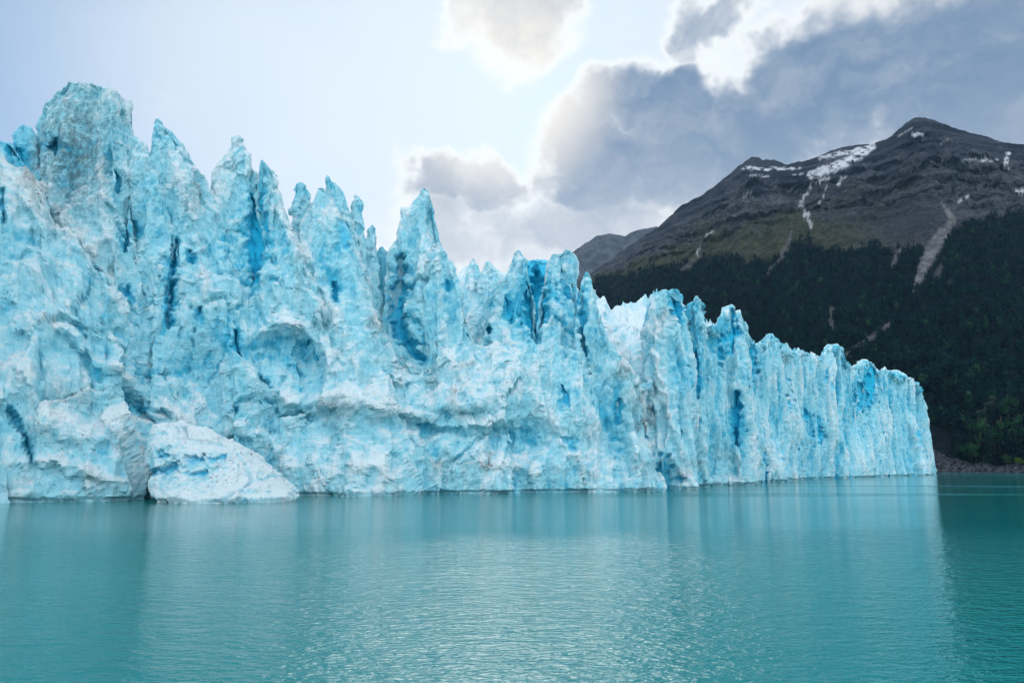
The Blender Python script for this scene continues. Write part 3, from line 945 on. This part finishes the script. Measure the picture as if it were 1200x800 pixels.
def build_mountain():
    nA, nR = 900, 430
    PXa = np.linspace(560, 1500, nA)
    PX, Uu = np.meshgrid(PXa, np.concatenate([np.linspace(0, 1, nR - 50) ** 1.25, 1 + np.linspace(0, 0.5, 51)[1:]]))
    sky_y = np.interp(PX, SKX, SKYY)
    dirx, dirz = px_dir(PX, sky_y)
    r0 = shore_r(PX)
    R = np.interp(PX, [560, 700, 880, 1080, 1300, 1700], [2900, 2700, 2500, 2350, 2200, 1900])
    zs = CAM_H + dirz * R
    u = np.clip(Uu, 0, 1)
    D = r0 + (R - r0) * Uu
    g = 0.80 * u ** 1.15 + 0.20 * smooth(u, 0.05, 0.5) * u
    Zt = zs * g
    Zt = np.where(Uu > 1, zs - (Uu - 1) * 1400, Zt)
    X = dirx * D; Yv = D
    P = np.stack([X, Yv, Zt], -1).reshape(-1, 3)
    # spurs and gullies run down the slope
    fall = np.stack([X / 170, D / 900, 0 * X], -1).reshape(-1, 3)
    fall = fall + 0.35 * np.stack([fbm(P / 300, 2, 61), fbm(P / 300, 2, 62), 0 * P[:, 0]], -1)
    rg = (ridged(fall, 4, 63) - 1.2).reshape(X.shape)
    fb = fbm(P * np.array([1, 1, 1.5]) / 130, 6, 64).reshape(X.shape)
    env = smooth(u, 0.0, 0.12) * (1 - 0.92 * smooth(Uu, 0.80, 0.99) * (1 - smooth(Uu, 1.0, 1.1)))
    Z = Zt + env * (34 * rg + 26 * fb)
    # rock terraces high up
    st = fbm(np.stack([X / 500, D / 500, Z / 28], -1).reshape(-1, 3), 3, 65).reshape(X.shape)
    st = np.tanh(5 * st)
    D2 = D + smooth(u, 0.45, 0.7) * np.maximum(env, 0.25) * 13 * st
    X = X * D2 / D; D = D2
    Z += smooth(u, 0.3, 0.5) * env * 13 * (ridged(P * np.array([1, 0.5, 1]) / 42, 3, 67).reshape(X.shape) - 1.2)
    Z += 4.0 * smooth(u, 0.88, 1.0) * fbm(P / 22, 3, 66).reshape(X.shape)
    V = np.stack([X, D, Z], -1)
    V[0, :, 2] = -4
    V[..., 2] += np.where(Uu > 0, 1.0, 0)
    Vf = V.reshape(-1, 3)
    px, py = project(Vf)
    w = np.stack([px, py, 0 * px], -1)
    wx, wy = px + 4 * fbm(w / 11, 3, 71), py + 2.2 * fbm(w / 11, 3, 72)
    tree_y = np.interp(px, TRX, TRY)
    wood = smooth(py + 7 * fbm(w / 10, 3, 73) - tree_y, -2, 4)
    sk = np.interp(px, SKX, SKYY)
    rel = (py - sk) / np.maximum(tree_y - sk, 5)
    grass = smooth(rel + 0.35 * fbm(w / 30, 3, 74), 0.42, 0.80) * smooth(px, 1120, 940)
    crag = np.maximum(smooth(rel + 0.35 * fbm(w / 25, 4, 75), 0.42, 0.05), 0.8 * np.exp(-(((px - 1065) / 50) ** 2 + ((py - 255) / 22) ** 2)))
    scar = np.zeros(len(Vf)); snow = np.zeros(len(Vf))
    for poly, wd, st in (([(1103, 237), (1117, 257), (1099, 282), (1085, 308), (1072, 338)], [1, 4, 8, 7, 3], 1.0),
                         ([(1056, 291), (1049, 303), (1045, 314)], [1, 3, 1], 0.7), ([(1047, 376), (1018, 398), (992, 417)], [1.5, 3.5, 4], 0.9),
                         ([(975, 362), (973, 375), (976, 384)], [3, 4, 1], 0.5), ([(918, 296), (924, 285), (928, 270)], [4, 3, 1], 0.6), ([(899, 320), (918, 300)], [1, 2], 0.5),
                         ([(820, 300), (806, 312), (796, 318)], [2, 3, 1], 0.5), ([(1105, 310), (1098, 322)], [2, 4], 0.35), ([(1115, 330), (1108, 338)], [3, 3], 0.3)):
        d, fr = seg_dist(px + 2.0 * fbm(w / 6, 2, 76), py, poly)
        wid = np.interp(fr, np.linspace(0, 1, len(wd)), wd)
        scar = np.maximum(scar, st * (1 - smooth(d, wid * 0.6, wid * 1.3)))
    lines = (([(871, 197), (900, 198), (935, 197)], 1.6, 0.9), ([(952, 205), (975, 196), (1000, 186), (1022, 172)], 5, 1.0), ([(965, 200), (990, 192)], 5, 1.0), ([(985, 180), (1024, 171)], 2.5, .9), ([(960, 185), (985, 180)], 2.5, .8),
             ([(972, 208), (955, 213), (943, 228), (938, 240), (945, 252), (951, 266)], 1.8, .75), ([(990, 208), (983, 216)], 2, .8), ([(969, 218), (966, 230), (958, 240)], 1.3, .5),
             ([(1128, 188), (1168, 188)], 1.5, .8), ([(1182, 180), (1178, 190), (1180, 196)], 2.6, .9), ([(1190, 224), (1206, 223)], 2, .8), ([(1126, 234), (1134, 231)], 2.2, .8), ([(1070, 157), (1081, 157)], 1.5, .8),
             ([(1052, 160), (1068, 150)], 1.0, .6), ([(880, 205), (900, 206)], 1.2, .6), ([(930, 205), (940, 203)], 1.0, .6), ([(878, 225), (872, 232)], 1.0, .5), ([(815, 298), (820, 290)], 1.5, .7), ([(826, 277), (836, 271)], 1.3, .6), ([(1100, 170), (1110, 163)], 1.0, .4))
    for poly, wd, st in lines:
        d, fr = seg_dist(wx, wy, poly)
        snow = np.maximum(snow, st * (1 - smooth(d, wd * 0.5, wd * 1.35)) * smooth(fbm(np.stack([px / 10, py / 2.6, 0 * px], -1), 3, 79), -0.4, 0.0))
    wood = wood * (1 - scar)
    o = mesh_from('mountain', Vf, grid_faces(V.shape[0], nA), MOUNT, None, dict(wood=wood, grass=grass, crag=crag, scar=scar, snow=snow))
    o['kind'] = 'structure'
    return V, wood.reshape(X.shape), scar.reshape(X.shape)


MV, MWOOD, MSCAR = build_mountain()


def build_far_mountain():
    nA, nR = 260, 90
    PXa = np.linspace(560, 900, nA)
    PX, Uu = np.meshgrid(PXa, np.linspace(0, 1.3, nR))
    sy = np.interp(PX, [560, 640, 673, 688, 700, 714, 722, 732, 741, 750, 760, 768, 785, 830, 900], [345, 315, 293, 282, 275, 272, 273, 275, 271, 268, 266, 264, 268, 290, 330])
    dx, dz = px_dir(PX, sy)
    R = 5200 + 0 * PX; r0 = 3900
    u = np.clip(Uu, 0, 1)
    D = r0 + (R - r0) * Uu
    zs = CAM_H + dz * R
    Z = np.where(Uu > 1, zs - (Uu - 1) * 1800, zs * u ** 1.1)
    X = dx * D
    P = np.stack([X, D, Z], -1).reshape(-1, 3)
    env = 1 - 0.9 * smooth(Uu, 0.85, 1) * (1 - smooth(Uu, 1, 1.1))
    Z = Z + env * (60 * (ridged(P * np.array([1, .35, 0]) / 260, 4, 81) - 1.2)).reshape(X.shape) + 5 * fbm(P / 40, 3, 82).reshape(X.shape)
    o = mesh_from('far_mountain', np.stack([X, D, Z], -1).reshape(-1, 3), grid_faces(nR, nA), FARM)
    o['kind'] = 'structure'


build_far_mountain()

# ------------------------------------------------------------------ trees
def crown_mesh(name, kind, n, leaf, seed, mat):
    """many small leaf-spray faces spread through limbs of an uneven crown; unit height 1"""
    rng = np.random.RandomState(seed)
    if kind == 'conifer':
        t = rng.rand(n) ** 0.75                         # 0 top .. 1 bottom
        z = 1.0 - 0.88 * t
        r = (0.02 + 0.19 * t) * (0.75 + 0.35 * np.sin(t * 26 + rng.rand() * 6)) * np.sqrt(rng.uniform(0.25, 1, n))
        a = rng.uniform(0, 2 * PI, n)
        r *= 1 + 0.25 * np.sin(3 * a + seed) * np.cos(7 * t)
        c = np.stack([r * np.cos(a), r * np.sin(a), z - 0.25 * r], -1)
    else:
        m = rng.randint(9, 14)
        cc = np.stack([rng.normal(0, 0.15, m), rng.normal(0, 0.15, m), rng.uniform(0.30, 0.88, m)], -1)
        cc[:, :2] *= (1.25 - cc[:, 2:3])
        cr = rng.uniform(0.10, 0.19, m)
        k = rng.randint(0, m, n)
        dv = rng.normal(0, 1, (n, 3)); dv /= np.linalg.norm(dv, axis=1, keepdims=True)
        c = cc[k] + dv * (cr[k] * rng.uniform(0.55, 1.05, n))[:, None] * np.array([1, 1, 0.8])
    a1 = rng.normal(0, 1, (n, 3)); a1 /= np.linalg.norm(a1, axis=1, keepdims=True)
    a2 = np.cross(a1, rng.normal(0, 1, (n, 3))); a2 /= np.linalg.norm(a2, axis=1, keepdims=True)
    s = (leaf * rng.uniform(0.6, 1.4, n))[:, None]
    V = np.stack([c + a1 * s, c + a2 * s * 0.7, c - a1 * s * 0.8, c - a2 * s * 0.7], 1).reshape(-1, 3)
    F = np.arange(4 * n).reshape(n, 4)
    me_ob = mesh_from(name, V, F, mat, smooth_shade=False)
    me = me_ob.data
    bpy.data.objects.remove(me_ob)
    return me


def trunk_mesh(name, seed, limbs=5):
    rng = np.random.RandomState(seed)
    Vs, Fs, off = [], [], 0

    def tube(p0, p1, ra, rb, seg=6, rings=4):
        nonlocal off
        p0, p1 = np.array(p0, float), np.array(p1, float)
        ax = (p1 - p0) / np.linalg.norm(p1 - p0)
        s = np.cross(ax, (0.3, 1, 0.2)); s /= np.linalg.norm(s); t = np.cross(ax, s)
        th = np.linspace(0, 2 * PI, seg, endpoint=False)
        pts = []
        for q in np.linspace(0, 1, rings):
            c = p0 + (p1 - p0) * q + (rng.normal(0, 0.006, 3) if 0 < q < 1 else 0)
            r = ra + (rb - ra) * q
            pts.append(c + r * (np.cos(th)[:, None] * s + np.sin(th)[:, None] * t))
        Vs.append(np.concatenate(pts)); Fs.append(grid_faces(rings, seg, True) + off); off += rings * seg
    tube((0, 0, -0.06), (0, 0, 0.92), 0.022, 0.004, 7, 6)
    for _ in range(limbs):
        z = rng.uniform(0.25, 0.7); a = rng.uniform(0, 2 * PI); l = rng.uniform(0.1, 0.2)
        tube((0, 0, z), (l * math.cos(a), l * math.sin(a), z + l * 0.6), 0.009, 0.003, 5, 3)
    ob = mesh_from(name, np.concatenate(Vs), np.concatenate(Fs), BARK)
    me = ob.data
    bpy.data.objects.remove(ob)
    return me


NEAR = [('conifer', LEAF_DARK), ('conifer', LEAF_DARK), ('round', LEAF_DARK), ('round', LEAF_MID), ('round', LEAF_PALE), ('round', LEAF_DARK)]
near_crown = [crown_mesh('crown', k, 620, 0.032, 100 + i, m) for i, (k, m) in enumerate(NEAR)]
near_trunk = [trunk_mesh('trunk', 200 + i) for i in range(3)]

nR_, nA_ = MV.shape[:2]
PXGRID = np.linspace(560, 1500, nA_)


def on_land(px, r):
    """point of the mountain surface at photo column px, distance r"""
    j = int(np.clip(np.searchsorted(PXGRID, px), 1, nA_ - 1))
    col = MV[:, j]
    z = np.interp(r, col[:, 1], col[:, 2])
    x = np.interp(r, col[:, 1], col[:, 0])
    return np.array([x, r, z])


def plant_near():
    rng = np.random.RandomState(7)
    spots = []
    for row, (dr, hmin, hmax, step) in enumerate([(16, 8, 14, 4.6), (28, 14, 22, 5.4), (44, 18, 28, 6.2), (62, 19, 30, 6.4), (84, 20, 31, 6.6), (110, 20, 31, 6.6)]):
        px = 1084 + rng.uniform(0, 4)
        while px < 1236:
            spots.append((px, shore_r(px) + dr + rng.uniform(-6, 6), rng.uniform(hmin, hmax), row))
            px += step * rng.uniform(0.7, 1.4)
    special = {}
    n = 0
    for px, r, h, row in spots:
        p = on_land(px, r)
        kind = rng.choice(6, p=[0.26, 0.22, 0.13, 0.22, 0.07, 0.10])
        conif = NEAR[kind][0] == 'conifer'
        e = empty('conifer_tree' if conif else 'beech_tree', tuple(p))
        e.rotation_euler = (0, 0, rng.uniform(0, 2 * PI))
        wz = h * rng.uniform(0.9, 1.25) * (1.0 if conif else 1.05)
        e.scale = (wz, wz, h)
        for nm, me in (('crown', near_crown[kind]), ('trunk', near_trunk[n % 3])):
            c = bpy.data.objects.new(nm, me); COL.objects.link(c); c.parent = e
        name = ('dark green narrow conifer' if conif else ['', '', 'dark green round-crowned tree', 'fresh green round-crowned tree', 'greyish green round-crowned tree', 'dark green round-crowned tree'][kind])
        tag(e, name + ' in the wood behind the rocky shore', 'tree', 'trees in the wood behind the shore')
        n += 1
    # the one bright bush standing out at the edge of the wood
    p = on_land(1156, shore_r(1156) + 11)
    e = empty('green_bush', tuple(p)); e.scale = (15, 15, 9)
    c = bpy.data.objects.new('crown', crown_mesh('crown', 'round', 700, 0.035, 141, plain_material('bright_foliage', (0.05, 0.10, 0.02), (0.10, 0.16, 0.04)))); COL.objects.link(c); c.parent = e
    c = bpy.data.objects.new('trunk', near_trunk[0]); COL.objects.link(c); c.parent = e
    tag(e, 'bright yellow-green bush at the edge of the wood above the shore rocks', 'bush')
    return n


plant_near()


def plant_far():
    rng = np.random.RandomState(11)
    U_ = np.arange(nR_)
    pts, sc, kd = [], [], []
    # equal spread in the photograph's terms would thin the near rows: sample by ground area
    want = 22000
    D = MV[..., 1]; X = MV[..., 0]
    area = np.abs(np.gradient(D, axis=0)) * np.abs(np.gradient(X, axis=1)) / (D / 900.0) ** 1.2
    prob = (area * (MWOOD > 0.35) * (MSCAR < 0.3)).copy()
    prob[-52:] = 0
    shore = shore_r(PXGRID)[None, :]
    prob *= (D > shore + 118)
    prob *= (PXGRID > 640)[None, :] * (PXGRID < 1330)[None, :]
    prob = prob.ravel() / prob.sum()
    idx = rng.choice(len(prob), want, p=prob)
    P = MV.reshape(-1, 3)[idx] + np.stack([rng.uniform(-2, 2, want), rng.uniform(-2, 2, want), np.full(want, -0.5)], -1)
    S = rng.uniform(9, 19, want) * np.clip(1.15 - (P[:, 2] / 900), 0.5, 1)
    K = rng.choice(4, want, p=[0.42, 0.22, 0.30, 0.06])
    protos = [crown_mesh('far_crown', k, 80, 0.085, 300 + i, m) for i, (k, m) in enumerate([('conifer', LEAF_DARK), ('conifer', LEAF_DARK), ('round', LEAF_DARK), ('round', LEAF_MID)])]
    me = bpy.data.meshes.new('forest')
    me.vertices.add(want); me.vertices.foreach_set('co', P.astype(np.float32).ravel())
    for nm, arr, ty in (('size', S, 'FLOAT'), ('which', K, 'INT'), ('turn', rng.uniform(0, 6.28, want), 'FLOAT')):
        at = me.attributes.new(nm, ty, 'POINT'); at.data.foreach_set('value', arr.astype(np.int32 if ty == 'INT' else np.float32))
    o = bpy.data.objects.new('forest', me); COL.objects.link(o)
    tag(o, 'dark evergreen forest covering the lower mountainside', 'forest', kind='stuff')
    hidden = bpy.data.collections.new('forest_tree_kinds')
    for i, m in enumerate(protos):
        q = bpy.data.objects.new('forest_tree_kind_%d' % i, m); hidden.objects.link(q)
    ng = bpy.data.node_groups.new('forest', 'GeometryNodeTree')
    ng.interface.new_socket('Geometry', in_out='INPUT', socket_type='NodeSocketGeometry')
    ng.interface.new_socket('Geometry', in_out='OUTPUT', socket_type='NodeSocketGeometry')
    N = ng.nodes; L = ng.links
    gi, go = N.new('NodeGroupInput'), N.new('NodeGroupOutput')
    ci = N.new('GeometryNodeCollectionInfo'); ci.inputs['Collection'].default_value = hidden
    ci.inputs['Separate Children'].default_value = True; ci.inputs['Reset Children'].default_value = True
    ip = N.new('GeometryNodeInstanceOnPoints'); ip.inputs['Pick Instance'].default_value = True

    def named(nm, ty):
        q = N.new('GeometryNodeInputNamedAttribute'); q.data_type = ty; q.inputs['Name'].default_value = nm
        return q.outputs['Attribute']
    cx = N.new('ShaderNodeCombineXYZ'); L.new(named('turn', 'FLOAT'), cx.inputs['Z'])
    L.new(gi.outputs[0], ip.inputs['Points']); L.new(ci.outputs[0], ip.inputs['Instance'])
    L.new(named('which', 'INT'), ip.inputs['Instance Index']); L.new(cx.outputs[0], ip.inputs['Rotation']); L.new(named('size', 'FLOAT'), ip.inputs['Scale'])
    L.new(ip.outputs[0], go.inputs[0])
    md = o.modifiers.new('forest', 'NODES'); md.node_group = ng


plant_far()

# ------------------------------------------------------------------ rocky shore
def build_shore():
    nA, nR = 420, 46
    PXa = np.linspace(1040, 1420, nA)
    PX, U_ = np.meshgrid(PXa, np.linspace(0, 1, nR))
    r0 = shore_r(PX) - 34
    D = r0 + U_ * 62
    X = px_dir(PX, np.full_like(PX, 550.0))[0] * D
    top = np.interp(PX, [1040, 1092, 1110, 1140, 1170, 1200, 1420], [26, 22, 13, 6.5, 5.5, 6.0, 6.0])
    Z = -2 + (top + 2) * U_ ** 0.8
    P = np.stack([X, D, Z], -1).reshape(-1, 3)
    f1, f2, _ = worley(P * np.array([1, 1, 1.4]) / 6, 91)
    g1, _, _ = worley(P / 2.2, 92)
    Z = Z + (4.5 * (0.6 - f1) + 2.0 * (0.6 - g1) + 2.2 * fbm(P / 12, 3, 93)).reshape(X.shape) * smooth(U_, 0.02, 0.15)
    o = mesh_from('shore', np.stack([X, D, Z], -1).reshape(-1, 3), grid_faces(nR, nA), ROCK)
    o['kind'] = 'structure'
    G = np.stack([X, D, Z], -1)
    rng = np.random.RandomState(23)
    meshes = []
    for i in range(5):
        n1, n2 = 9, 14
        th = np.linspace(0.02, PI - 0.02, n1); ph = np.linspace(0, 2 * PI, n2, endpoint=False)
        Vv = np.stack([np.sin(th)[:, None] * np.cos(ph), np.sin(th)[:, None] * np.sin(ph), np.cos(th)[:, None] * np.ones(n2)], -1).reshape(-1, 3)
        pl = rng.normal(0, 1, (9, 3)); pl /= np.linalg.norm(pl, axis=1, keepdims=True)
        cut = rng.uniform(0.55, 0.85, 9)
        for a, c in zip(pl, cut):
            s = Vv @ a
            Vv = Vv - np.outer(np.maximum(s - c, 0), a)
        Vv *= np.array([1, 0.8, 0.65])
        ob = mesh_from('boulder', Vv, grid_faces(n1, n2, True)[:, ::-1], ROCK, smooth_shade=False)
        meshes.append(ob.data); bpy.data.objects.remove(ob)
    for i in range(60):
        j = rng.randint(55, 250); k = rng.randint(14, 40)
        s = rng.uniform(1.4, 3.4)
        b = bpy.data.objects.new('boulder', meshes[i % 5]); COL.objects.link(b)
        b.location = tuple(G[k, j] + np.array([0, 0, 0.15 * s])); b.scale = (s, s, s)
        b.rotation_euler = (rng.uniform(-.3, .3), rng.uniform(-.3, .3), rng.uniform(0, 6.28))
        tag(b, 'angular grey boulder lying on the dark rocky shore', 'boulder', 'boulders on the rocky shore')


build_shore()

# ------------------------------------------------------------------ air
def build_haze():
    V = np.array([[x, y, z] for x in (-7600, 7600) for y in (-7600, 7600) for z in (-6.0, 1500.0)], float)
    F = np.array([[0, 1, 3, 2], [4, 6, 7, 5], [0, 4, 5, 1], [2, 3, 7, 6], [0, 2, 6, 4], [1, 5, 7, 3]])
    m = bpy.data.materials.new('haze'); m.use_nodes = True
    T = NT(m.node_tree)
    out = T.n('ShaderNodeOutputMaterial'); v = T.n('ShaderNodeVolumePrincipled')
    v.inputs['Color'].default_value = (0.38, 0.68, 1.0, 1); v.inputs['Density'].default_value = 2.2e-5
    T.link(v.outputs[0], out.inputs['Volume'])
    o = mesh_from('haze', V, F, m, smooth_shade=False)
    o['kind'] = 'stuff'


build_haze()
